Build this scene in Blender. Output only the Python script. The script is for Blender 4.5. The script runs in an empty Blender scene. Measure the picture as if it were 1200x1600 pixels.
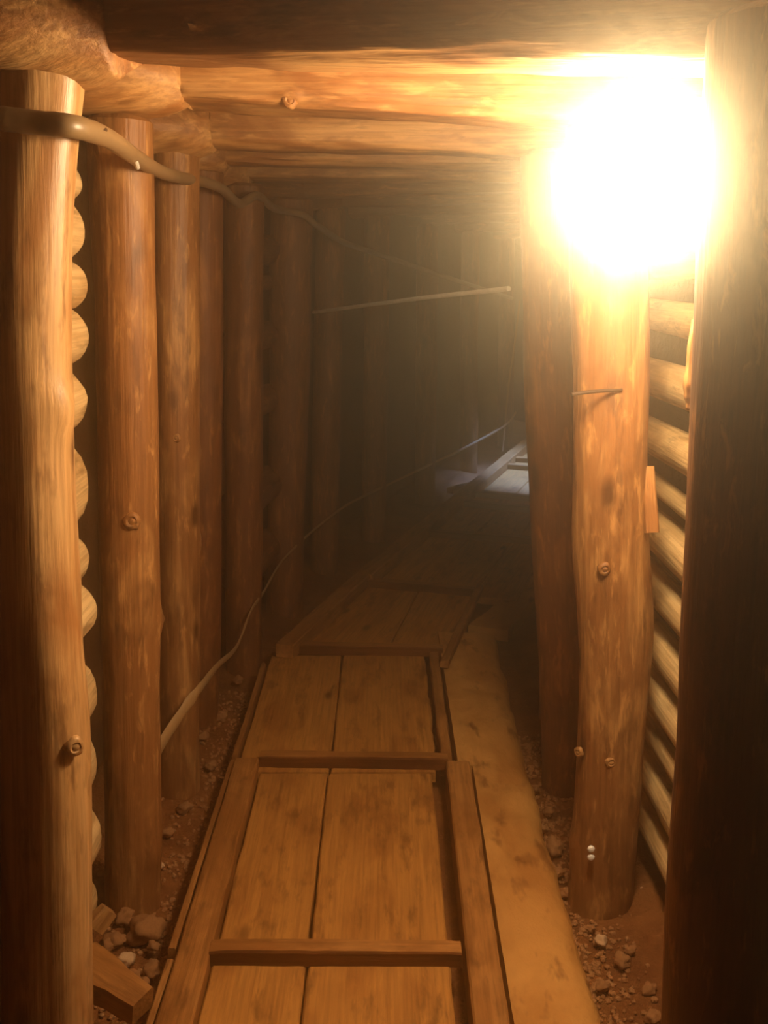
import bpy, bmesh, math, random
from mathutils import Vector, Matrix, noise
R = math.radians
PI = math.pi
C = bpy.context.scene.collection
scn = bpy.context.scene

# ------------------------------------------------------------------ camera
CAMZ, PITCH, F = 1.468, R(13.4), 1556.0
cam_d = bpy.data.cameras.new('camera'); cam = bpy.data.objects.new('camera', cam_d); C.objects.link(cam)
cam.location = (0, 0, CAMZ); cam.rotation_euler = (R(90) - PITCH, 0, 0)
cam_d.sensor_fit = 'VERTICAL'; cam_d.sensor_height = 36.0; cam_d.lens = 36.0 * F / 1600
cam_d.clip_start = 0.02
scn.camera = cam

def ray(px, py):
    x, u = px - 600.0, 800.0 - py
    return Vector((x, F * math.cos(PITCH) + u * math.sin(PITCH), u * math.cos(PITCH) - F * math.sin(PITCH)))
def at(px, py, Y):                 # photo measurement -> point at distance Y down the tunnel
    d = ray(px, py); d = d * (Y / d.y); return Vector((d.x, d.y, CAMZ + d.z))
def fl(px, py, z=0.0):             # photo measurement -> point on the level z
    d = ray(px, py); d = d * ((z - CAMZ) / d.z); return Vector((d.x, d.y, z))

# ------------------------------------------------------------------ materials
def new_mat(name):
    m = bpy.data.materials.new(name); m.use_nodes = True
    nt = m.node_tree; b = nt.nodes['Principled BSDF']
    return m, nt, b
def nd(nt, t, **kw):
    n = nt.nodes.new(t)
    for k, v in kw.items(): setattr(n, k, v)
    return n
def ramp(nt, src, stops):
    r = nd(nt, 'ShaderNodeValToRGB')
    el = r.color_ramp.elements
    while len(el) < len(stops): el.new(0.5)
    for e, (p, c) in zip(el, stops):
        e.position = p; e.color = (c, c, c, 1) if isinstance(c, (int, float)) else (*c, 1)
    nt.links.new(src, r.inputs[0]); return r.outputs[0]
def mixc(nt, fac, a, b, mode='MIX'):
    m = nd(nt, 'ShaderNodeMix', data_type='RGBA', blend_type=mode)
    for s, v in ((m.inputs[0], fac), (m.inputs[6], a), (m.inputs[7], b)):
        if isinstance(v, (int, float)): s.default_value = v
        elif isinstance(v, tuple): s.default_value = (*v, 1)
        else: nt.links.new(v, s)
    return m.outputs[2]
def coords(nt):
    tc = nd(nt, 'ShaderNodeTexCoord'); oi = nd(nt, 'ShaderNodeObjectInfo')
    mu = nd(nt, 'ShaderNodeMath', operation='MULTIPLY'); mu.inputs[1].default_value = 57.0
    nt.links.new(oi.outputs['Random'], mu.inputs[0])
    ad = nd(nt, 'ShaderNodeVectorMath', operation='ADD')
    nt.links.new(tc.outputs['Object'], ad.inputs[0]); nt.links.new(mu.outputs[0], ad.inputs[1])
    return ad.outputs[0], oi.outputs['Random']
def nz(nt, vec, scale, sc=1.0, detail=4, rough=0.55, dist=0.0):
    v = nd(nt, 'ShaderNodeVectorMath', operation='MULTIPLY'); v.inputs[1].default_value = scale
    nt.links.new(vec, v.inputs[0])
    n = nd(nt, 'ShaderNodeTexNoise'); n.inputs['Scale'].default_value = sc
    n.inputs['Detail'].default_value = detail; n.inputs['Roughness'].default_value = rough
    n.inputs['Distortion'].default_value = dist
    nt.links.new(v.outputs[0], n.inputs['Vector']); return n.outputs['Fac']
def knots(nt, vec, scale, lo, hi):
    v = nd(nt, 'ShaderNodeVectorMath', operation='MULTIPLY'); v.inputs[1].default_value = scale
    nt.links.new(vec, v.inputs[0])
    n = nd(nt, 'ShaderNodeTexVoronoi'); n.inputs['Scale'].default_value = 1.0
    nt.links.new(v.outputs[0], n.inputs['Vector'])
    return ramp(nt, n.outputs['Distance'], [(lo, 1.0), (hi, 0.0)])
def bump(nt, b, h, strength, dist=0.01):
    bp = nd(nt, 'ShaderNodeBump'); bp.inputs['Strength'].default_value = strength; bp.inputs['Distance'].default_value = dist
    nt.links.new(h, bp.inputs['Height']); nt.links.new(bp.outputs[0], b.inputs['Normal'])

def wood(name, along, light, mid, dark, rough=0.55, patch=0.5, knot=True, bmp=0.32, spec=0.35, flk=0.0):
    m, nt, b = new_mat(name); vec, rnd = coords(nt)
    s = lambda a, l: {'Z': (a, a, l), 'Y': (a, l, a)}[along]
    streak = nz(nt, vec, s(34, 2.2), 1, 5, 0.6, 0.3)
    fine = nz(nt, vec, s(120, 4.0), 1, 3, 0.6)
    flake = nz(nt, vec, s(48, 11.0), 1, 4, 0.65, 0.5)
    pat = nz(nt, vec, s(9, 3.2), 1, 4, 0.62, 0.6)
    c = mixc(nt, ramp(nt, streak, [(0.36, 0.0), (0.62, 1.0)]), mid, light)
    c = mixc(nt, ramp(nt, pat, [(patch - 0.03, 0.85), (patch + 0.13, 0.0)]), c, dark)
    blot = nz(nt, vec, s(26, 7), 1, 4, 0.7)
    c = mixc(nt, ramp(nt, blot, [(0.32, 0.75), (0.47, 0.0)]), c, tuple(v * 0.45 for v in dark))
    c = mixc(nt, ramp(nt, fine, [(0.30, 0.55), (0.60, 0.0)]), c, tuple(v * 0.6 for v in dark))
    if flk: c = mixc(nt, ramp(nt, flake, [(0.56, 0.0), (0.66, flk)]), c, tuple(min(1, v * 1.3) for v in light))
    if knot:
        k = knots(nt, vec, s(7.0, 3.0), 0.06, 0.15)
        c = mixc(nt, k, c, tuple(v * 0.4 for v in dark))
    nt.links.new(c, b.inputs['Base Color'])
    b.inputs['Roughness'].default_value = rough; b.inputs['Specular IOR Level'].default_value = spec
    hs = nd(nt, 'ShaderNodeMath', operation='ADD'); nt.links.new(streak, hs.inputs[0]); nt.links.new(fine, hs.inputs[1])
    bump(nt, b, hs.outputs[0], bmp, 0.006)
    return m
M = {}
M['log'] = wood('stripped_log_wood', 'Z', (.50, .27, .095), (.38, .19, .064), (.21, .082, .023), 0.5, 0.51, flk=.42)
M['smooth'] = wood('smooth_pale_log_wood', 'Z', (.60, .36, .155), (.52, .285, .105), (.34, .14, .04), 0.42, 0.40, bmp=0.18, spec=0.5)
M['bark'] = wood('half_barked_log_wood', 'Z', (.36, .15, .038), (.27, .105, .028), (.13, .042, .010), 0.6, 0.54, flk=.45)
M['pale'] = wood('peeled_pole_wood', 'Z', (.68, .48, .235), (.60, .40, .18), (.42, .24, .09), 0.6, 0.36, False, 0.3)
M['cap'] = wood('cap_timber_wood', 'Z', (.52, .29, .11), (.42, .20, .062), (.24, .085, .02), 0.55, 0.45, flk=.35)
M['plank'] = wood('trodden_plank_wood', 'Y', (.47, .22, .050), (.42, .19, .043), (.30, .12, .026), 0.65, 0.36, True, 0.2, 0.2)
M['rail'] = wood('worn_rail_wood', 'Y', (.42, .195, .055), (.35, .155, .040), (.23, .09, .020), 0.65, 0.44, False, 0.3, 0.2)
M['dark_edge'] = wood('dark_board_edge', 'Y', (.17, .062, .014), (.12, .042, .010), (.07, .022, .005), 0.75, 0.44, False, 0.3, 0.1)
M['split'] = wood('split_timber_wood', 'Y', (.50, .28, .10), (.42, .20, .06), (.28, .11, .03), 0.6, 0.4, False, 0.4)

def earth(name, a, b_, c_, sc=1.0, bmp=0.8):
    m, nt, b = new_mat(name); vec, rnd = coords(nt)
    n1 = nz(nt, vec, (6 * sc,) * 3, 1, 6, 0.65); n2 = nz(nt, vec, (38 * sc,) * 3, 1, 5, 0.7)
    c = mixc(nt, ramp(nt, n1, [(0.36, 0.0), (0.64, 1.0)]), a, b_)
    c = mixc(nt, ramp(nt, n2, [(0.58, 0.0), (0.75, 0.9)]), c, c_)
    nt.links.new(c, b.inputs['Base Color']); b.inputs['Roughness'].default_value = 0.85
    b.inputs['Specular IOR Level'].default_value = 0.2
    bump(nt, b, n2, bmp, 0.02); return m
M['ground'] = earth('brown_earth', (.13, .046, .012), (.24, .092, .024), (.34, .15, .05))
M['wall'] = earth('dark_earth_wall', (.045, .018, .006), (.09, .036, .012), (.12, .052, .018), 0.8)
M['stone'] = earth('brown_stone', (.26, .12, .045), (.36, .18, .075), (.44, .25, .12), 1.5, 0.4)
M['palestone'] = earth('pale_stone', (.48, .30, .16), (.60, .40, .24), (.66, .46, .30), 1.5, 0.3)
M['clay'] = None
def clay():
    m, nt, b = new_mat('clay_smeared_board'); vec, rnd = coords(nt)
    n1 = nz(nt, vec, (7, 3.5, 7), 1, 5, 0.6, 0.5); n2 = nz(nt, vec, (45, 30, 45), 1, 4, 0.7); n3 = nz(nt, vec, (18, 7, 18), 1, 3, 0.6)
    c = mixc(nt, ramp(nt, n1, [(0.35, 0.0), (0.65, 1.0)]), (.38, .17, .042), (.54, .28, .08))
    c = mixc(nt, ramp(nt, n3, [(0.30, 0.8), (0.42, 0.0)]), c, (.16, .055, .012))
    c = mixc(nt, ramp(nt, n2, [(0.62, 0.0), (0.78, 0.6)]), c, (.46, .24, .08))
    nt.links.new(c, b.inputs['Base Color']); b.inputs['Roughness'].default_value = 0.75
    b.inputs['Specular IOR Level'].default_value = 0.2
    bump(nt, b, n2, 0.4, 0.01); return m
M['clay'] = clay()
def plain(name, col, rough=0.5, metal=0.0, spec=0.5):
    m, nt, b = new_mat(name); vec, _ = coords(nt)
    n = nz(nt, vec, (60, 60, 60), 1, 3)
    c = mixc(nt, n, tuple(v * 0.8 for v in col), tuple(min(1, v * 1.15) for v in col))
    nt.links.new(c, b.inputs['Base Color']); b.inputs['Roughness'].default_value = rough
    b.inputs['Metallic'].default_value = metal; b.inputs['Specular IOR Level'].default_value = spec; return m
M['cable'] = plain('grey_brown_rubber', (.24, .15, .07), 0.42)
M['cord'] = plain('dark_cord', (.03, .025, .02), 0.6)
M['iron'] = plain('rusty_iron', (.05, .025, .012), 0.6, 0.2)
M['steel'] = plain('bright_steel', (.85, .78, .68), 0.3, 0.3)
M['stud'] = plain('white_enamel', (.95, .93, .88), 0.25)
M['lath'] = plain('grey_split_lath', (.36, .22, .09), 0.65)

# ------------------------------------------------------------------ object helpers
def tag(o, label=None, cat=None, group=None, kind=None):
    if label: o['label'] = label
    if cat: o['category'] = cat
    if group: o['group'] = group
    if kind: o['kind'] = kind
    return o
def link(name, me, mat=None, parent=None):
    o = bpy.data.objects.new(name, me); C.objects.link(o)
    if mat: me.materials.append(mat)
    if parent: o.parent = parent
    return o
def empty(name, loc):
    o = bpy.data.objects.new(name, None); C.objects.link(o); o.location = loc; o.empty_display_size = 0.05; return o
def mesh_from(name, verts, faces, smooth=True, angle=40):
    me = bpy.data.meshes.new(name); me.from_pydata(verts, [], faces); me.update()
    bm = bmesh.new(); bm.from_mesh(me); bmesh.ops.recalc_face_normals(bm, faces=bm.faces)
    if smooth:
        for f in bm.faces: f.smooth = True
        for e in bm.edges:
            if len(e.link_faces) == 2 and e.calc_face_angle(0) > R(angle): e.smooth = False
    bm.to_mesh(me); bm.free(); return me
def loft(rings):
    n = len(rings[0]); v = [p for r in rings for p in r]; f = []
    for i in range(len(rings) - 1):
        for j in range(n):
            a, b = i * n + j, i * n + (j + 1) % n
            f.append((a, b, b + n, a + n))
    f.append(tuple(range(n))[::-1]); f.append(tuple((len(rings) - 1) * n + j for j in range(n)))
    return v, f
def catmull(ctrl, n):
    out = []; k = len(ctrl)
    if k == 2: return [tuple(a + (b - a) * t / n for a, b in zip(*ctrl)) for t in range(n + 1)]
    for i in range(n + 1):
        t = i / n * (k - 1); s = min(int(t), k - 2); u = t - s
        p0, p1, p2, p3 = ctrl[max(s - 1, 0)], ctrl[s], ctrl[s + 1], ctrl[min(s + 2, k - 1)]
        out.append(tuple(0.5 * (2 * b + (c - a) * u + (2 * a - 5 * b + 4 * c - d) * u * u + (3 * b - a - 3 * c + d) * u ** 3)
                         for a, b, c, d in zip(p0, p1, p2, p3)))
    return out
def log(name, ctrl, mat, seed, sides=28, step=0.02, rough=0.085, kn=(), groove=(), parent=None, chamfer=0.15, flat_end=False):
    """ctrl: world points with radius, base first. One closed mesh; local Z runs along the log."""
    p0, p1 = Vector(ctrl[0][:3]), Vector(ctrl[-1][:3]); L = (p1 - p0).length
    q = (p1 - p0).to_track_quat('Z', 'Y'); qi = q.inverted()
    nr = max(6, int(L / step)); ax = catmull([tuple(c) for c in ctrl], nr)
    so = seed * 7.31
    rings = []
    for i, a in enumerate(ax):
        c = qi @ (Vector(a[:3]) - p0); r0 = a[3]; z = i / nr * L; ring = []
        for j in range(sides):
            th = 2 * PI * j / sides; cx, sy = math.cos(th), math.sin(th)
            d = noise.noise((cx * 0.9 + so, sy * 0.9, z * 1.6)) * rough * 1.3
            d += noise.noise((cx * 2.6 + so, sy * 2.6 + 9, z * 5.0)) * rough * 0.55
            d += noise.noise((cx * 7 + so, sy * 7 + 5, z * 3.0)) * rough * 0.28
            for kz, ka, ks, kh in kn:
                da = (th - ka + PI) % (2 * PI) - PI
                d += kh / r0 * math.exp(-((z - kz) ** 2 + (da * r0) ** 2) / (2 * ks * ks))
            for g0, g1, ga, gw, gh in groove:
                da = (th - ga + PI) % (2 * PI) - PI
                t = max(0.0, min(1.0, (z - g0) / (g1 - g0)))
                d -= gh / r0 * t * math.exp(-(da * r0) ** 2 / (2 * gw * gw))
            r = r0 * (1 + d)
            if i == 0 or i == nr: r *= 1 - chamfer
            ring.append((c.x + r * cx, c.y + r * sy, c.z))
        rings.append(ring)
    v, f = loft(rings)
    o = link(name, mesh_from(name, v, f), mat, parent)
    o.location = p0; o.rotation_mode = 'QUATERNION'; o.rotation_quaternion = q
    return o
def board(name, a, b, wa, wb, th, mat, seed=0, jag=0.003, jagl=None, jagr=None, step=0.03, parent=None, off=None, wav=0.0015, ch=0.004):
    """a, b: centre of the top face at both ends; the grain runs along local Y; thickness goes down."""
    a, b = Vector(a), Vector(b); d = b - a; L = d.length
    yv = d.normalized(); xv = yv.cross(Vector((0, 0, 1))).normalized(); zv = xv.cross(yv)
    n = max(2, int(L / step)); rings = []; so = seed * 3.17
    jl = jag if jagl is None else jagl; jr = jag if jagr is None else jagr
    for i in range(n + 1):
        t = i / n; y = L * t; w = (wa + (wb - wa) * t) / 2
        l = -w + noise.noise((so, y * 6, 1)) * jl + noise.noise((so, y * 25, 4)) * jl * 0.6
        r = w + noise.noise((so, y * 6, 2)) * jr + noise.noise((so, y * 25, 7)) * jr * 0.6
        e = 0.0025 if i in (0, n) else 0
        ring = [(l, y, -th), (r, y, -th), (r, y, -ch - e)]
        for k in range(5):
            x = r - ch + (l - r + 2 * ch) * k / 4
            ring.append((x, y, noise.noise((so + x * 9, y * 3, 3)) * wav - e))
        ring.append((l, y, -ch - e))
        rings.append(ring)
    v, f = loft(rings)
    o = link(name, mesh_from(name, v, f, True, 30), mat, parent)
    m = Matrix((xv, yv, zv)).transposed().to_4x4(); m.translation = a
    if parent: m = parent.matrix_basis.inverted() @ m
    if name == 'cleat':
        o.data.materials.append(M['dark_edge'])
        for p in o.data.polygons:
            if abs(p.normal.x) > .6: p.material_index = 1  # long side faces of each cleat get a darker wood than its top
    o.matrix_basis = m
    return o
def tube(name, pts, rad, mat, sides=12, n=80, rnd=0.0, parent=None, seed=0, flat=1.0):
    if isinstance(rad, (int, float)): rad = [rad] * len(pts)
    ctrl = [(*p, r) for p, r in zip(pts, rad)]
    ax = catmull(ctrl, n); o0 = Vector(ax[0][:3]); rings = []
    up = Vector((0, 0, 1))
    for i, a in enumerate(ax):
        p = Vector(a[:3]); q = Vector(ax[min(i + 1, n)][:3]) - Vector(ax[max(i - 1, 0)][:3]); q.normalize()
        u = up if abs(q.z) < 0.95 else Vector((0, 1, 0))
        s = q.cross(u).normalized(); t = s.cross(q)
        k = 1 + noise.noise((i * 0.35, seed, 0)) * rnd
        rings.append([tuple(p - o0 + s * math.cos(2 * PI * j / sides) * a[3] * k * flat + t * math.sin(2 * PI * j / sides) * a[3] * k) for j in range(sides)])
    v, f = loft(rings)
    o = link(name, mesh_from(name, v, f), mat, parent); o.location = o0
    return o
def lathe(name, prof, mat, parent, loc=(0, 0, 0), sides=32):
    rings = [[(r * math.cos(2 * PI * j / sides), r * math.sin(2 * PI * j / sides), z) for j in range(sides)] for r, z in prof]
    v, f = loft(rings); o = link(name, mesh_from(name, v, f), mat, parent); o.location = loc; return o

# ------------------------------------------------------------------ the setting
LW = [(-.86, -1.0), (-.86, 3.2), (-.95, 3.6), (1.27, 10.05)]
RW = [(.84, -1.0), (.84, 3.2), (.95, 3.6), (3.15, 10.05)]
def poly(pl, Y):
    for (x0, y0), (x1, y1) in zip(pl, pl[1:]):
        if Y <= y1: return x0 + (x1 - x0) * (Y - y0) / (y1 - y0)
    return pl[-1][0]
NY, NX = 240, 44
v, f = [], []
for i in range(NY + 1):
    Y = -1.0 + 11.05 * i / NY; xl, xr = poly(LW, Y), poly(RW, Y)
    for j in range(NX + 1):
        s = j / NX; x = xl + (xr - xl) * s
        wl, wr = x - xl, xr - x
        h = noise.noise((x * 4, Y * 4, 0)) * 0.012 + noise.noise((x * 13, Y * 13, 3)) * 0.008
        h += noise.noise((x * 34, Y * 34, 5)) * 0.005
        h += 0.035 * math.exp(-((wl / 0.16) ** 2)) + 0.045 * math.exp(-((wr / 0.28) ** 2))
        edge = min(wl - 0.28, wr - 0.36)
        if edge > 0: h -= 0.02 * min(1, edge / 0.1)
        v.append((x, Y, h))
for i in range(NY):
    for j in range(NX):
        a = i * (NX + 1) + j; f.append((a, a + 1, a + NX + 2, a + NX + 1))
def solid(o, t):
    md = o.modifiers.new('solidify', 'SOLIDIFY'); md.thickness = t; md.offset = -1; return o
me = bpy.data.meshes.new('floor'); me.from_pydata(v, [], f); me.update()
for p in me.polygons: p.use_smooth = True
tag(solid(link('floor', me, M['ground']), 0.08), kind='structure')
def wall(name, pl, side):
    v, f = [], []; ny, nzz = 200, 40
    for i in range(ny + 1):
        Y = -1.0 + 11.05 * i / ny; x = poly(pl, Y)
        for k in range(nzz + 1):
            z = -0.05 + 2.1 * k / nzz
            d = noise.noise((Y * 3, z * 3, 7 + side)) * 0.02 + noise.noise((Y * 11, z * 11, 2)) * 0.012
            v.append((x + d, Y, z))
    for i in range(ny):
        for k in range(nzz):
            a = i * (nzz + 1) + k; q = (a, a + 1, a + nzz + 2, a + nzz + 1)
            f.append(q)
    me = bpy.data.meshes.new(name); me.from_pydata(v, [], f if side < 0 else [q[::-1] for q in f]); me.update()
    for p in me.polygons: p.use_smooth = True
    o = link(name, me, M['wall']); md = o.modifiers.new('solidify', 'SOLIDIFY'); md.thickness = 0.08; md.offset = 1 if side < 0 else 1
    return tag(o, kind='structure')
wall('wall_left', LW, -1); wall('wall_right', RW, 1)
def slab(name, x0, x1, y0, y1, z0, z1, mat):
    v = [(x, y, z) for x in (x0, x1) for y in (y0, y1) for z in (z0, z1)]
    f = [(0, 1, 3, 2), (4, 6, 7, 5), (0, 4, 5, 1), (2, 3, 7, 6), (0, 2, 6, 4), (1, 5, 7, 3)]
    return tag(link(name, mesh_from(name, v, f, False), mat), kind='structure')
slab('wall_back', -.95, .98, -1.1, -1.0, -.05, 2.05, M['wall'])
slab('wall_front', 1.15, 3.3, 10.05, 10.15, -.05, 2.05, M['wall'])
# ceiling of rough boards laid along the tunnel
v, f = [], []
NYc, NXc = 120, 48
for i in range(NYc + 1):
    Y = -1.0 + 11.05 * i / NYc; xl, xr = poly(LW, Y), poly(RW, Y)
    for j in range(NXc + 1):
        s = j / NXc; x = xl + (xr - xl) * s
        g = abs(((s * 12) % 1) - 0.5) * 2
        v.append((x, Y, 1.935 + 0.02 * g ** 6 + noise.noise((int(s * 12) * 3.3, Y, 0)) * 0.008))
for i in range(NYc):
    for j in range(NXc):
        a = i * (NXc + 1) + j; f.append((a, a + NXc + 1, a + NXc + 2, a + 1))
me = bpy.data.meshes.new('ceiling'); me.from_pydata(v, [], f); me.update()
o = solid(link('ceiling', me, M['rail']), 0.05); tag(o, kind='structure')

# ------------------------------------------------------------------ posts, left side
TOP = 1.772
def post_ctrl(top, bot, Y, r0, r1, extra=()):
    """two photo measurements of the axis (bottom first), extended down to the floor and up to the cap"""
    b, t = at(*bot, Y), at(*top, Y)
    k = (t.x - b.x) / (t.z - b.z)
    pts = [(b.x + k * (-0.03 - b.z), Y, -0.03, r1)]
    for z in (0.45, 0.9, 1.35):
        pts.append((b.x + k * (z - b.z) + noise.noise((Y * 5, z * 3, 1)) * 0.006, Y, z, r1 + (r0 - r1) * z / TOP))
    pts.append((b.x + k * (TOP - b.z), Y, TOP, r0)); return pts
def path_ctrl(pts, Y, zs=True):
    c = [(*at(px, py, Y), r) for px, py, r in pts]
    a, b = c[0], c[1]; k = (b[0] - a[0]) / (b[2] - a[2])
    c.insert(0, (a[0] + k * (-0.03 - a[2]) * 0.6, Y, -0.03, a[3]))
    a, b = c[-2], c[-1]; k = (b[0] - a[0]) / (b[2] - a[2])
    c.append((b[0] + k * (TOP - b[2]), Y, TOP, b[3])); return c
left_posts = [
    # top px, bottom px, Y, r top, r base, material, label
    ((50, 95), (82, 1590), 1.50, .073, .072, 'smooth', 'thick pale split-topped log post at the left edge, nearest on the left side'),
    ((188, 190), (208, 1415), 2.10, .066, .063, 'log', 'smooth brown log post with a round knot, second from the front on the left'),
    ((273, 222), (277, 1235), 2.65, .063, .063, 'log', 'streaky log post third from the front on the left, crossed low by the slanting lath'),
    ((318, 245), (312, 1130), 3.10, .062, .060, 'bark', 'narrow half-hidden log post fourth from the front on the left side'),
    ((381, 252), (382, 1035), 3.60, .071, .068, 'bark', 'brown log post fifth on the left, last before the slotted dark gap'),
    ((459, 278), (444, 965), 4.25, .086, .080, 'bark', 'broad log post sixth on the left, just past the dark gap where the tunnel bends'),
    ((517, 330), (505, 900), 4.85, .070, .070, 'bark', 'dim log post seventh on the left, behind the broad post at the bend'),
    ((590, 350), (584, 850), 5.48, .068, .068, 'bark', 'faint orange-brown log post eighth on the left, beside the far walkway'),
    ((668, 360), (664, 800), 6.40, .068, .068, 'bark', 'hazy log post ninth on the left, deep in the bend'),
    ((735, 370), (732, 760), 7.50, .068, .068, 'bark', 'hazy log post tenth on the left, deep in the tunnel beside the bluish walkway'),
    ((792, 380), (790, 720), 8.70, .068, .068, 'bark', 'farthest visible log post on the left, close beside the right-hand dark post in view'),
]
KN = {0: [(1.10, 4.4, .022, .012), (.40, 5.6, .018, .008)], 1: [(.72, 5.0, .016, .010), (.70, 5.5, .020, -.006), (.25, 5.4, .02, .008), (.2, 4.3, .02, .008)],
      2: [(1.0, 5.2, .012, .006), (.75, 5.2, .015, .006)], 3: [], 4: [(1.3, 5, .015, .006)]}
for i, (t, b, Y, r0, r1, mt, lab) in enumerate(left_posts):
    gr = [(1.55, 1.72, 5.0, .010, .045)] if i == 0 else []
    ctrl = post_ctrl(t, b, Y, r0, r1)
    if i == 0: ctrl = path_ctrl([(76, 1590, .079), (70, 1200, .074), (58, 1000, .070), (52, 850, .068), (37, 600, .068), (36, 350, .068), (52, 95, .070)], Y)
    o = log('log_post', ctrl, M[mt], i + 1, kn=KN.get(i, []), groove=gr,
            sides=32 if i < 6 else 20, step=.02 if i < 6 else .04)
    tag(o, lab, 'post', 'log posts along the left side')

# ------------------------------------------------------------------ posts, right side
o = log('log_post', path_ctrl([(1118, 1590, .079), (1154, 1100, .079), (1187, 540, .079)], 1.29), M['bark'], 31, sides=36,
        kn=[(.62, 3.3, .010, .005), (.95, 3.3, .010, .006), (.30, 3.2, .010, .006), (.2, 3.4, .012, .006)])
tag(o, 'large dark shadowed log post at the right edge, nearest the viewer', 'post', 'log posts along the right side')
o = log('log_post', path_ctrl([(938, 1400, .0725), (951, 1200, .0715), (961, 1000, .081), (955, 850, .084), (953, 700, .080), (955, 600, .0785), (951, 430, .078)], 2.1),
        M['log'], 33, sides=36, kn=[(.16, 4.6, .014, .006), (.34, 4.8, .016, .012), (.36, 3.3, .012, .012), (.8, 3.2, .03, .010)])
tag(o, 'crooked brightly lit log post with two white studs, beside the lamp', 'post', 'log posts along the right side')
o = log('log_post', path_ctrl([(886, 1150, .075), (877, 900, .075), (868, 700, .075), (863, 450, .075)], 2.65), M['bark'], 35, sides=30)
tag(o, 'leaning dark brown log post behind the brightly lit crooked post', 'post', 'log posts along the right side')
o = log('log_post', [(.60, 3.12, -.03, .075), (.58, 3.12, .9, .075), (.555, 3.12, TOP, .073)], M['bark'], 36, sides=24, step=.04)
tag(o, 'black shadowed log post hidden behind the leaning dark post on the right', 'post', 'log posts along the right side')

# ------------------------------------------------------------------ caps
def cap(Y, xl, xs, xr, zb, tilt, label, seed, mat='cap', ang=0.0, stub_r=.078, hd=.072, hh=.060, x0=0.0, kn=(), ob=1.0, sd=.02):
    """round left butt up to xs, then hewn narrower beam; zb = underside height at x = 0"""
    n, rings = 40, []
    xs_list = [xl, xl + .006] + [xl + .006 + (xs - .012 - xl) * k / 8 for k in range(1, 9)] + [xs - .001, xs] + [xs + (xr - xs) * k / 60 for k in range(1, 61)]
    for i, x in enumerate(xs_list):
        stub = i <= 10
        ring = []
        for j in range(n):
            th = 2 * PI * j / n; c, s = math.cos(th), math.sin(th)
            dz = noise.noise((c * 1.5 + seed, s * 1.5, x * 3)) * .006 + noise.noise((c * 4 + seed, s * 4, x * 9)) * .004
            if stub:
                r = stub_r * (1 + noise.noise((c * 2 + seed, s * 2, x * 8)) * .10)
                r *= 0.66 + 0.34 * math.sqrt(min(1.0, max(0.0, (xs - x) / .06)))
                if i == 0: r *= 0.92
                dep = max(0.0, min(1.0, (xs - x) / .17))
                y, z = r * c - .022, zb + tilt * x + stub_r - .012 - sd + r * s
                if c < 0: y = -.022 + r * c * (0.80 + 1.15 * dep * ob)
            else:
                e = 0.42
                y = (hd + dz) * math.copysign(abs(c) ** e, c) + .012
                z = zb + tilt * x + hh + (hh + dz) * math.copysign(abs(s) ** e, s)
                for kx, kz, ks, kh in kn:
                    y -= kh * math.exp(-((x - kx) ** 2 + (z - kz) ** 2) / (2 * ks * ks)) if c < 0 else 0
            ring.append((y, z, x))       # local X = tunnel axis, local Y = up, local Z = across
        rings.append(ring)
    v, f = loft(rings)
    o = link('cap_beam', mesh_from('cap_beam', v, f, True, 50), M[mat])
    m = Matrix(((0, 0, 1), (1, 0, 0), (0, 1, 0))).to_4x4()
    m = Matrix.Rotation(ang, 4, 'Z') @ m; m.translation = (x0, Y, 0); o.matrix_basis = m
    return tag(o, label, 'beam', 'cap beams across the tunnel')
cap(1.448, -.66, -.372, .70, 1.744, -.05, 'dark backlit cap beam across the top of the picture, nearest the viewer', 1, ang=R(-10.5), ob=1.5, sd=.034, kn=[(-.245, 1.79, .010, .018)])
cap(2.10, -.68, -.388, .66, 1.772, -.055, 'bright second cap beam from the front with a round log butt at its left end', 2, kn=[(-.18, 1.80, .010, .010)])
cap(2.66, -.68, -.426, .64, 1.768, -.030, 'third cap beam from the front with a smaller butt over the streaky left post', 3, stub_r=.074)
cap(3.11, -.66, -.46, .68, 1.776, -.015, 'fourth cap beam from the front, a narrow lit strip under the third', 4, stub_r=.068, hh=.055)
cap(3.61, -.64, -.46, .72, 1.782, -.010, 'fifth cap beam from the front, last lit one before the dark bend', 5, stub_r=.066, hh=.05)
bend = R(-19)
for k, (Y, xc, lab) in enumerate([(4.25, -.40, 'sixth cap beam from the front, first hazy one past the bend'),
                                  (4.85, -.27, 'seventh cap beam, hazy, with pale streaks in the dim bend'),
                                  (5.48, -.036, 'eighth cap beam, over the faint orange-brown post'),
                                  (6.40, .29, 'ninth cap beam, deep in the bend over the hazy ninth post'),
                                  (7.50, .66, 'tenth cap beam, deepest but one in the haze'),
                                  (8.70, 1.07, 'farthest cap beam, faint at the end of the hazy bend')]):
    cap(Y, -.14, .10, 1.32, 1.772, 0.0, lab, 11 + k, 'bark', bend, .06, .065, .055, x0=xc, ob=0.0, sd=0.0)

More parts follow.
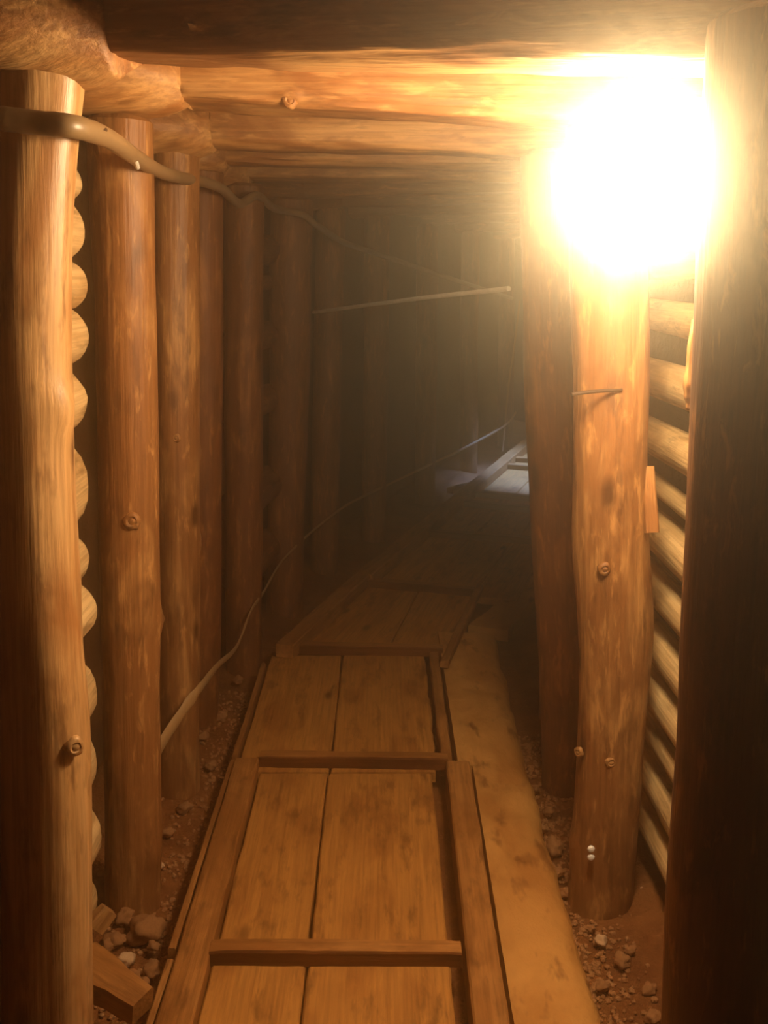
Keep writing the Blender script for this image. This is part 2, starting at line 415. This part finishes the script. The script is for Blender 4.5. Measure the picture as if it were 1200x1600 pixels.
def knot(post, p, sz, yaw=0.0):
    k = lathe('knot', [(sz * 1.25, -sz * .5), (sz * 1.2, -.001), (sz, sz * .16), (sz * .72, sz * .24), (sz * .5, sz * .10), (sz * .25, sz * .24), (sz * .02, sz * .22)], post.data.materials[0], post, sides=20)
    for v_ in k.data.vertices: v_.co *= 1 + noise.noise(v_.co * 90) * .25
    w = Matrix.Translation(p) @ Matrix.Rotation(yaw, 4, 'Z') @ Matrix.Rotation(R(90), 4, 'X')
    k.matrix_basis = post.matrix_basis.inverted() @ w
byname = {o.get('label', ''): o for o in C.objects}
def find(t): return next(o for l, o in byname.items() if t in l)
knot(find('with a round knot'), at(206, 815, 2.037), .016, R(8))
knot(find('with a round knot'), at(176, 1238, 2.050), .010, R(-20))
knot(find('two white studs'), at(955, 1192, 2.030), .011, 0)
knot(find('two white studs'), at(903, 1176, 2.075), .010, R(-50))
knot(find('two white studs'), at(945, 890, 2.020), .012, 0)
knot(find('split-topped'), at(118, 1168, 1.450), .013, R(35))
knot(find('third from the front on the left, crossed'), at(275, 685, 2.589), .010, 0)
knot(find('bright second cap beam'), at(453, 157, 2.040), .012, 0)

# ------------------------------------------------------------------ lagging poles behind the posts
ORD = ['first', 'second', 'third', 'fourth', 'fifth', 'sixth', 'seventh', 'eighth', 'ninth', 'tenth', 'eleventh', 'twelfth', 'thirteenth', 'fourteenth', 'fifteenth']
def xl_at(px, py, Y): return at(px, py, Y).x
zr = [1.62, 1.50, 1.375, 1.223, 1.076, .968, .855, .718, .600, .488, .378, .272, .150]
for i, z in enumerate(zr):
    r = (.042 if i not in (5,) else .026) + .004 * math.sin(i * 2.3)
    lab = f'{ORD[i]} pole from the top in the right wall between lit and dark posts'
    o = log('lagging_pole', [(.678 + .012 * math.sin(i * 1.7), 1.30, z + .006 * math.sin(i), r), (.676, 1.95, z + .008 * math.sin(i * 2.1), r * 1.02), (.668 + .008 * math.cos(i), 2.62, z, r)], M['pale'], 50 + i, sides=20, rough=.05)
    tag(o, lab, 'pole', 'wall poles between the right posts')
yl = [(255, 312), (316, 402), (408, 480), (480, 566), (570, 672), (677, 832), (836, 905), (912, 985), (1020, 1130), (1130, 1240), (1245, 1350), (1352, 1440)]
for i, (ya, yb) in enumerate(yl):
    Ye = 2.0 - (.06 if i % 3 == 1 else .0)
    za, zb = at(130, ya, Ye).z, at(130, yb, Ye).z
    z = (za + zb) / 2; r = (za - zb) / 2 * 1.16
    xf = at([128, 134, 138, 138, 137, 141, 140, 152, 151, 153, 157, 152][i], (ya + yb) / 2, Ye).x
    o = log('lagging_pole', [(xf - r * .92 - .006, 1.46, z, r), (xf - r * .92, Ye, z, r)], M['pale'], 70 + i, sides=24, rough=.06, chamfer=.08)
    tag(o, f'{ORD[i]} pale pole end from the top, peeping out behind the left-edge post', 'pole', 'wall poles behind the left front post')
yg = [(362, 414), (430, 455), (506, 550), (610, 655), (745, 800), (850, 900)]
for i, (ya, yb) in enumerate(yg):
    za, zb = at(419, ya, 3.98).z, at(419, yb, 3.98).z
    z, r = (za + zb) / 2, (za - zb) / 2
    x = at(419, (ya + yb) / 2, 3.98).x
    o = log('lagging_pole', [(x - .10, 3.72, z, r), (x - .025, 4.26, z, r)], M['bark'], 90 + i, sides=18, rough=.05)
    tag(o, f'{ORD[i]} pole from the top in the dark slotted gap beside the broad sixth left post', 'pole', 'wall poles in the slotted gap')

# ------------------------------------------------------------------ walkway
ZP, ZR = .070, .100
near = empty('plank_walkway', (0, 1.2, 0))
tag(near, 'straight near plank walkway with raised side rails and cross cleats', 'walkway')
def pl(name, x0, x1, y0, y1, mat, seed, z=ZP, th=.035, dx=0.0, parent=near, **kw):
    c = (x0 + x1) / 2
    return board(name, (c, y0, z), (c + dx, y1, z), x1 - x0, x1 - x0, th, M[mat], seed, parent=parent, **kw)
pl('plank', -.358, -.164, 1.2, 2.62, 'plank', 1); pl('plank', -.158, .138, 1.2, 2.62, 'plank', 2, th=.05)
pl('plank', -.425, -.160, 2.63, 3.535, 'plank', 3); pl('plank', -.154, .150, 2.63, 3.535, 'plank', 4, jagr=.010)
pl('side_rail', -.430, -.360, 1.2, 2.66, 'rail', 5, z=ZR, th=.065, dx=-.004)
pl('side_rail', .164, .232, 1.2, 2.64, 'rail', 6, z=ZR, th=.10, dx=.016)
pl('side_rail', .166, .200, 2.66, 3.56, 'rail', 7, z=ZR - .012, th=.05, dx=.004, jagl=.006)
def cleat(pa, pb, seed, z=ZR + .004, w=.045, th=.036, parent=near, mat='rail'):
    a, b = fl(*pa, z), fl(*pb, z)
    d = (b - a).normalized(); n = Vector((-d.y, d.x, 0)) * (w / 2)
    return board('cleat', a + n, b + n, w, w * .95, th, M[mat], seed, parent=parent, jag=.003)
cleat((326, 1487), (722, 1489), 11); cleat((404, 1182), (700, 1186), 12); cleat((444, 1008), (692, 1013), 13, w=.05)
# clay smeared side board on the right
def wide():
    rings = []; n = 110
    for i in range(n + 1):
        y = 1.15 + (3.75 - 1.15) * i / n
        l = .243 + .014 * min(1, (y - 1.15) / 1.5)
        if y > 2.66: l = .216
        r = .405 + noise.noise((y * 5, 0, 3)) * .014 + noise.noise((y * 17, 2, 3)) * .006 + (.02 if y < 1.75 else 0) * (1.75 - y) + (.02 * (y - 2.6) if y > 2.6 else 0)
        ring = [(l, y, .03), (r + .02, y, .0), (r + .012, y, .055)]
        for k in range(13):
            t = k / 12; x = r + (l - r) * t
            z = .082 + noise.noise((x * 14, y * 14, 0)) * .006 + noise.noise((x * 40, y * 40, 4)) * .0025 - .014 * (1 - min(1, t * 4)) ** 2
            ring.append((x, y, z))
        ring.append((l, y, .06)); rings.append(ring)
    v, f = loft(rings); v = [(x, y - 1.15, z) for x, y, z in v]
    o = link('side_board', mesh_from('side_board', v, f, True, 60), M['clay']); o.location = (0, 1.15, 0)
    return tag(o, 'wide rough clay-smeared board along the right side of the near walkway', 'board')
wide()
# laths standing along the left rail
for k, (pa, pb, lab) in enumerate([((226, 1620), (266, 1497), 'thin edge lath at bottom left of the walkway, nearest the viewer'),
                                   ((268, 1480), (364, 1185), 'long thin lath beside the left rail between the two front cleats'),
                                   ((367, 1178), (412, 1035), 'thin lath left of the walkway, farther piece towards the bend')]):
    a, b = fl(*pa, .085), fl(*pb, .085)
    o = board('edge_lath', a, b, .016, .016, .075, M['rail'], 30 + k, jag=.002, ch=.003); tag(o, lab, 'lath', 'laths along the left rail')

# section past the bend
far = empty('plank_walkway', (-.1, 3.6, 0))
tag(far, 'far plank walkway bending right past the third cleat, bluish at its end', 'walkway')
u = Vector((math.sin(R(19)), math.cos(R(19)), 0)); w_ = Vector((u.y, -u.x, 0))
A0, A1 = fl(432, 1012, ZP), fl(552, 893, ZP)
def fboard(name, q0, q1, w0, w1, mat, seed, z=ZP, th=.035, **kw):
    q0, q1 = Vector(q0), Vector(q1); q0.z = q1.z = z
    return board(name, q0, q1, w0, w1, th, M[mat], seed, parent=far, **kw)
gA0, gA1 = fl(610, 1006, ZP), fl(655, 922, ZP)
rA0, rA1 = fl(688, 1008, ZP), fl(748, 922, ZP)
lA0, lA1 = fl(452, 1004, ZP), fl(566, 916, ZP)
def mid(a, b): return (a + b) / 2
fboard('plank', mid(lA0, gA0), mid(lA1, gA1), (gA0 - lA0).length - .008, (gA1 - lA1).length - .008, 'plank', 41)
fboard('plank', mid(gA0, rA0), mid(gA1, rA1), (gA0 - rA0).length - .006, (gA1 - rA1).length - .006, 'plank', 42)
# right rail of this section and the board beyond it
fboard('side_rail', fl(694, 1032, .118), fl(750, 913, .118), .03, .03, 'rail', 43, z=.118, th=.028)
ZH = .128
P0, P1 = fl(556, 896, ZH), fl(815, 690, ZH); P2 = P1 + (P1 - P0).normalized() * 1.0
fboard('side_rail', fl(432, 1006, ZH) + Vector((.03, 0, 0)), P0 + Vector((.03, 0, 0)), .07, .075, 'rail', 44, z=ZH, th=.055)
fboard('side_rail', P0 + Vector((.035, 0, 0)), P2 + Vector((.035, 0, 0)), .085, .085, 'rail', 45, z=ZH, th=.10)
d2 = (P2 - P0).normalized(); n2 = Vector((d2.y, -d2.x, 0))
for k, (o0, ww) in enumerate([(.19, .225), (.42, .225), (.64, .205)]):
    fboard('plank', P0 + n2 * o0 + d2 * .03, P2 + n2 * o0, ww, ww, 'plank', 46 + k)
for k, (pa, pb, ww) in enumerate([((562, 905), (748, 922), .05), ((655, 829), (830, 841), .06)]):
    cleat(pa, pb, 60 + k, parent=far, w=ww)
for k, t in enumerate([1.75, 2.05, 3.05, 3.35, 4.3]):
    a = P0 + d2 * t + n2 * .06; b = P0 + d2 * t + n2 * .74 + Vector((0, -.06, 0))
    a.z = b.z = ZR + .006
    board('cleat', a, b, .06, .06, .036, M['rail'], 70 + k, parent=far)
tag(board('board_end', fl(703, 762, .09), fl(742, 752, .09), .05, .04, .04, M['rail'], 91),
    'short board end sticking out left of the bluish far rail', 'board')
tag(board('side_board', Vector((.43, 3.86, .062)), Vector((.78, 4.66, .062)), .17, .12, .05, M['clay'], 92, jag=.01),
    'dark clay-smeared board right of the far walkway, in the shadow behind the leaning post', 'board')

# ------------------------------------------------------------------ cables, lath, rod
cpts = [(-60, 178, 1.36), (0, 185, 1.37), (60, 192, 1.385), (120, 199, 1.41), (170, 217, 1.62), (212, 246, 1.93), (250, 268, 2.20), (285, 278, 2.52), (318, 284, 2.80), (348, 296, 3.0),
        (374, 318, 3.25), (402, 306, 3.48), (430, 326, 3.9), (470, 334, 4.10), (492, 350, 4.24), (540, 380, 4.73), (600, 400, 5.3), (670, 424, 6.2), (738, 446, 7.3), (800, 466, 8.5)]
o = tube('hose', [at(*p) for p in cpts], [.0155, .0155, .0155, .0155, .0150, .0150, .0145, .014, .014, .014, .014, .014, .014, .014, .014, .013, .013, .013, .013, .013], M['cable'], 16, 260, .05)
tag(o, 'thick grey-brown hose sagging along the tops of the left posts', 'hose')
tag(tube('tie_and_glint', [at(136, 212, 1.44), at(150, 205, 1.46), at(165, 203, 1.52)], .003, M['iron'], 8, 20), 'short dark wire tie on the hose behind the left-edge post', 'tie')
tag(tube('tie_and_glint', [at(200, 236, 1.86), at(211, 250, 1.88), at(215, 262, 1.9)], .0045, M['steel'], 8, 20), 'small bright steel bit standing for the glint on the hose in front of the second left post', 'tie')  # bright steel bit put where the hose has its specular glint
spts = [(190, 1338, 2.29), (218, 1250, 2.36), (246, 1174, 2.42), (290, 1105, 2.50), (314, 1073, 2.57), (340, 1040, 2.90), (370, 1010, 3.28), (392, 955, 3.48), (410, 928, 3.62), (450, 866, 4.08), (530, 797, 4.74), (590, 765, 5.36), (668, 728, 6.26), (745, 690, 7.32), (790, 664, 7.9), (806, 644, 8.05)]
o = tube('split_lath', [at(*p) for p in spts], [.018, .018, .017, .017, .015, .012, .009, .008, .008, .007, .007, .007, .008, .010, .010, .012], M['lath'], 8, 160, .15, flat=.35)
tag(o, 'long thin split lath slanting low along the foot of the left posts', 'lath')
o = tube('metal_rod', [at(490, 488, 4.16), at(640, 468, 3.35), at(795, 451, 2.80)], [.007, .007, .007], M['steel'], 12, 40)
tag(o, 'thin straight metal rod poking out from the left wall, bright at its tip', 'rod')
o = tube('hanging_wire', [at(812, 470, 7.9), at(803, 545, 7.9), at(795, 600, 7.9), at(785, 705, 7.9)], .007, M['lath'], 8, 30)
tag(o, 'thin wire hanging straight down beside the far bluish walkway', 'wire')
o = tube('iron_spike', [at(893, 616, 1.985), at(925, 612, 2.00), at(972, 609, 2.018)], [.004, .004, .003], M['iron'], 8, 16)
tag(o, 'thin dark iron spike lying across the lit crooked post', 'spike')
def stud(px, py, lab):
    p = at(px, py, 2.028)
    e = lathe('reflective_stud', [(.001, 0), (.0075, .001), (.0085, .004), (.006, .008), (.001, .0095)], M['stud'], None, p, 20)
    e.rotation_euler = (R(90), 0, 0)
    tag(e, lab, 'stud', 'white studs on the lit post')
stud(923, 1325, 'upper of the two small white studs low on the lit crooked post'); stud(923, 1338, 'lower of the two small white studs low on the lit crooked post')
# wedge and splinter between the right posts
a, b = at(1022, 832, 2.02), at(1016, 728, 2.06)
o = board('wedge', a, b, .030, .024, .020, M['split'], 95, jag=.002)
tag(o, 'short pale upright wooden wedge between the lit post and the right wall poles', 'wedge')
a, b = at(1079, 640, 1.56), at(1088, 500, 1.56)
tag(tube('bark_splinter', [a, at(1079, 600, 1.56), b], [.006, .011, .008], M['log'], 8, 20, .3), 'pale bark splinter peeling from the left edge of the dark front right post', 'splinter')

# ------------------------------------------------------------------ lamp
LP = at(1000, 280, 1.56)
lamp = empty('pendant_lamp', LP)
tag(lamp, 'glaring round bulb hanging at upper right by the lit post', 'lamp')
m, nt, b = new_mat('glowing_bulb'); b.inputs['Base Color'].default_value = (1, .9, .75, 1)
b.inputs['Emission Color'].default_value = (1, .73, .41, 1); b.inputs['Emission Strength'].default_value = 160
rb = .105
prof = [(.002, -rb)] + [(rb * math.sin(PI * k / 24), -rb * math.cos(PI * k / 24)) for k in range(1, 21)] + [(.024, rb * 1.02), (.020, rb * 1.15)]
lathe('bulb', prof, m, lamp, (0, 0, 0), 32)
lathe('socket', [(.012, rb * 1.10), (.026, rb * 1.10), (.027, rb * 1.9), (.018, rb * 2.2), (.006, rb * 2.4), (.002, rb * 2.4)], M['cord'], lamp)
cd = tube('cord', [Vector((0, 0, rb * 2.3)), Vector((.004, 0, .22)), Vector((0, .002, 1.945 - LP.z))], .004, M['cord'], 8, 20, parent=lamp)

# cool daylight-coloured work light round the bend
sd = bpy.data.lights.new('tunnel_light', 'SPOT'); sd.energy = 800; sd.color = (.22, .40, 1.0); sd.spot_size = R(66); sd.spot_blend = .6; sd.shadow_soft_size = .12
so = bpy.data.objects.new('tunnel_light', sd); C.objects.link(so); so.location = (1.50, 7.25, 1.68)
so.rotation_euler = (Vector((1.42, 7.15, 0)) - Vector(so.location)).to_track_quat('-Z', 'Y').to_euler()

# ------------------------------------------------------------------ stones and rubble
rng = random.Random(5)
def stone_mesh(seed, sub=3):
    bm = bmesh.new(); bmesh.ops.create_icosphere(bm, subdivisions=sub, radius=1)
    for vv in bm.verts:
        n = vv.co.normalized()
        k = 1 + noise.noise(n * 1.3 + Vector((seed * 3.7, 0, 0))) * .55 + noise.noise(n * 3.5 + Vector((seed, 5, 0))) * .16
        vv.co = n * k
    for ff in bm.faces: ff.smooth = True
    me = bpy.data.meshes.new('stone'); bm.to_mesh(me); bm.free(); return me
SM = [stone_mesh(s) for s in range(6)]
for me in SM: me.materials.append(M['stone'])
SP = [stone_mesh(s + 9) for s in range(2)]
for me in SP: me.materials.append(M['palestone'])
def stone(px, py, sz, lab, group, flat=.75, pale=False, z=0.012):
    p = fl(px, py, z + sz * .3); sq = 1 if sz < .03 else .9
    o = bpy.data.objects.new('stone', rng.choice(SP if pale else SM)); C.objects.link(o)
    o.location = p; o.scale = (sz * rng.uniform(.85, 1.15), sz * rng.uniform(.8, 1.1), sz * flat); o.rotation_euler = (rng.uniform(-.3, .3), rng.uniform(-.3, .3), rng.uniform(0, 6.28))
    return tag(o, lab, 'stone', group)
GL, GRr = 'rubble stones by the left posts', 'stones at the right edge of the walkway'
for px, py, sz, lab, pale in [
    (228, 1452, .042, 'biggest rounded stone in the left rubble, below the second left post', False),
    (196, 1432, .026, 'dark stone left of the biggest rounded stone in the left rubble', False),
    (180, 1468, .022, 'brown stone in the middle of the left rubble, near the left-edge post', False),
    (168, 1478, .016, 'small stone beside the left-edge post, above the split timber', False),
    (198, 1500, .020, 'pale stone in the middle of the left rubble', True),
    (186, 1504, .015, 'small stone just left of the pale stone in the left rubble', False),
    (238, 1514, .020, 'stone touching the left edge lath, above the split timber end', False),
    (205, 1528, .022, 'stone behind the split timber in the left rubble', False),
    (160, 1366, .020, 'stone peeping out beside the left-edge post, under the pole ends', False),
    (250, 1352, .010, 'tiny pale stone right of the foot of the second left post', True),
    (262, 1300, .018, 'stone on the bank between the second left post and the laths', False),
    (288, 1262, .020, 'stone at the foot of the third left post', False),
    (330, 1195, .018, 'stone on the bank past the third left post, beside the lath', False),
    (318, 1150, .020, 'stone at the foot of the narrow fourth left post', False),
    (345, 1120, .022, 'stone in the dark hollow beside the laths, under the slanting lath', False),
    (372, 1062, .018, 'stone at the foot of the fifth left post', False),
    (240, 1478, .014, 'small stone under the biggest rounded stone in the left rubble', False),
    (222, 1540, .016, 'small stone at the right end of the split timber', False)]:
    stone(px, py, sz, lab, GL, pale=pale)
for px, py, sz, lab, pale in [
    (866, 1322, .026, 'angular stone between the clay board and the lit post foot', False),
    (838, 1232, .013, 'dark pebble near the top of the gravel strip right of the walkway', False),
    (858, 1268, .014, 'pebble high in the gravel strip, left of the lit post', False),
    (850, 1295, .013, 'pebble just above the angular stone by the lit post', False),
    (872, 1362, .015, 'pebble just below the angular stone by the lit post', False),
    (884, 1394, .016, 'stone touching the left foot of the lit post', False),
    (938, 1470, .014, 'pale pinkish stone in front of the lit post', True),
    (925, 1450, .009, 'small pebble between the lit post and the pale pinkish stone', False),
    (985, 1486, .012, 'pebble right of the pale pinkish stone, towards the dark post', False),
    (1015, 1545, .014, 'dull round stone beside the foot of the dark front right post', False),
    (972, 1500, .018, 'flat brown stone in the middle of the right-hand dirt', False),
    (942, 1540, .013, 'stone at the edge of the clay board near the bottom of the picture', False),
    (1022, 1590, .016, 'stone at the very bottom right of the dirt', False),
    (1004, 1394, .012, 'small pale stone right of the lit post foot, under the wall poles', True)]:
    stone(px, py, sz, lab, GRr, pale=pale, z=.02)
# gravel: nobody could count it
def gravel(name, n, fn, lab):
    bm = bmesh.new()
    for k in range(n):
        p = fn(rng); s = rng.uniform(.003, .0085)
        ret = bmesh.ops.create_icosphere(bm, subdivisions=1, radius=s)
        q = Matrix.Rotation(rng.uniform(0, 6), 3, 'Z') @ Matrix.Rotation(rng.uniform(0, 6), 3, 'X')
        for vv in ret['verts']: vv.co = p + q @ Vector((vv.co.x * rng.uniform(.8, 1.2), vv.co.y, vv.co.z * .75))
    me = bpy.data.meshes.new(name); bm.to_mesh(me); bm.free()
    tag(link(name, me, M['stone']), lab, 'gravel', None, 'stuff')
def gh(x, Y):
    xl, xr = poly(LW, Y), poly(RW, Y); wl, wr = x - xl, xr - x
    return noise.noise((x * 4, Y * 4, 0)) * 0.012 + noise.noise((x * 13, Y * 13, 3)) * 0.008 + noise.noise((x * 34, Y * 34, 5)) * 0.005 + 0.035 * math.exp(-((wl / 0.16) ** 2)) + 0.045 * math.exp(-((wr / 0.28) ** 2)) - .02 * max(0, min(1, min(wl - .28, wr - .36) / .1))
def pr(r):
    Y = r.uniform(1.45, 3.0); x = .425 + abs(r.gauss(0, .06)); return Vector((x, Y, gh(x, Y) + .002))
def plf(r):
    Y = r.uniform(1.5, 3.4); x = -.47 - abs(r.gauss(0, .08)); return Vector((x, Y, gh(x, Y) + .002))
gravel('gravel', 900, pr, 'fine loose gravel along the right edge of the clay-smeared board')
gravel('gravel', 700, plf, 'fine loose gravel on the dirt bank left of the walkway')
# split timber and chunk in the left rubble
o = board('split_timber', at(122, 1492, 1.70), at(226, 1552, 1.62), .10, .06, .05, M['rail'], 97, jag=.016, wav=.012)
tag(o, 'reddish split timber lying across the left rubble in front of the left-edge post', 'timber')
o = board('wood_chunk', at(136, 1442, 1.86), at(160, 1414, 1.88), .034, .026, .04, M['split'], 98, jag=.006)
tag(o, 'small squared wood chunk standing in the left rubble beside the left-edge post', 'timber')

# ------------------------------------------------------------------ haze volume added to stand in for lens glare; render look
wd = bpy.data.worlds.new('glare_haze'); scn.world = wd; wd.use_nodes = True
wn = wd.node_tree; wn.nodes['Background'].inputs[0].default_value = (0, 0, 0, 1); wn.nodes['Background'].inputs[1].default_value = 0
vs = wn.nodes.new('ShaderNodeVolumeScatter'); vs.inputs['Color'].default_value = (1, .90, .70, 1)
vs.inputs['Density'].default_value = .105; vs.inputs['Anisotropy'].default_value = .955
wn.links.new(vs.outputs[0], wn.nodes['World Output'].inputs['Volume'])
scn.view_settings.view_transform = 'Standard'; scn.view_settings.look = 'None'
scn.view_settings.exposure = 0.0; scn.view_settings.gamma = 1.0; scn.view_settings.use_curve_mapping = False
try:
    scn.cycles.volume_bounces = 2; scn.cycles.max_bounces = 8; scn.cycles.diffuse_bounces = 2
except Exception: pass
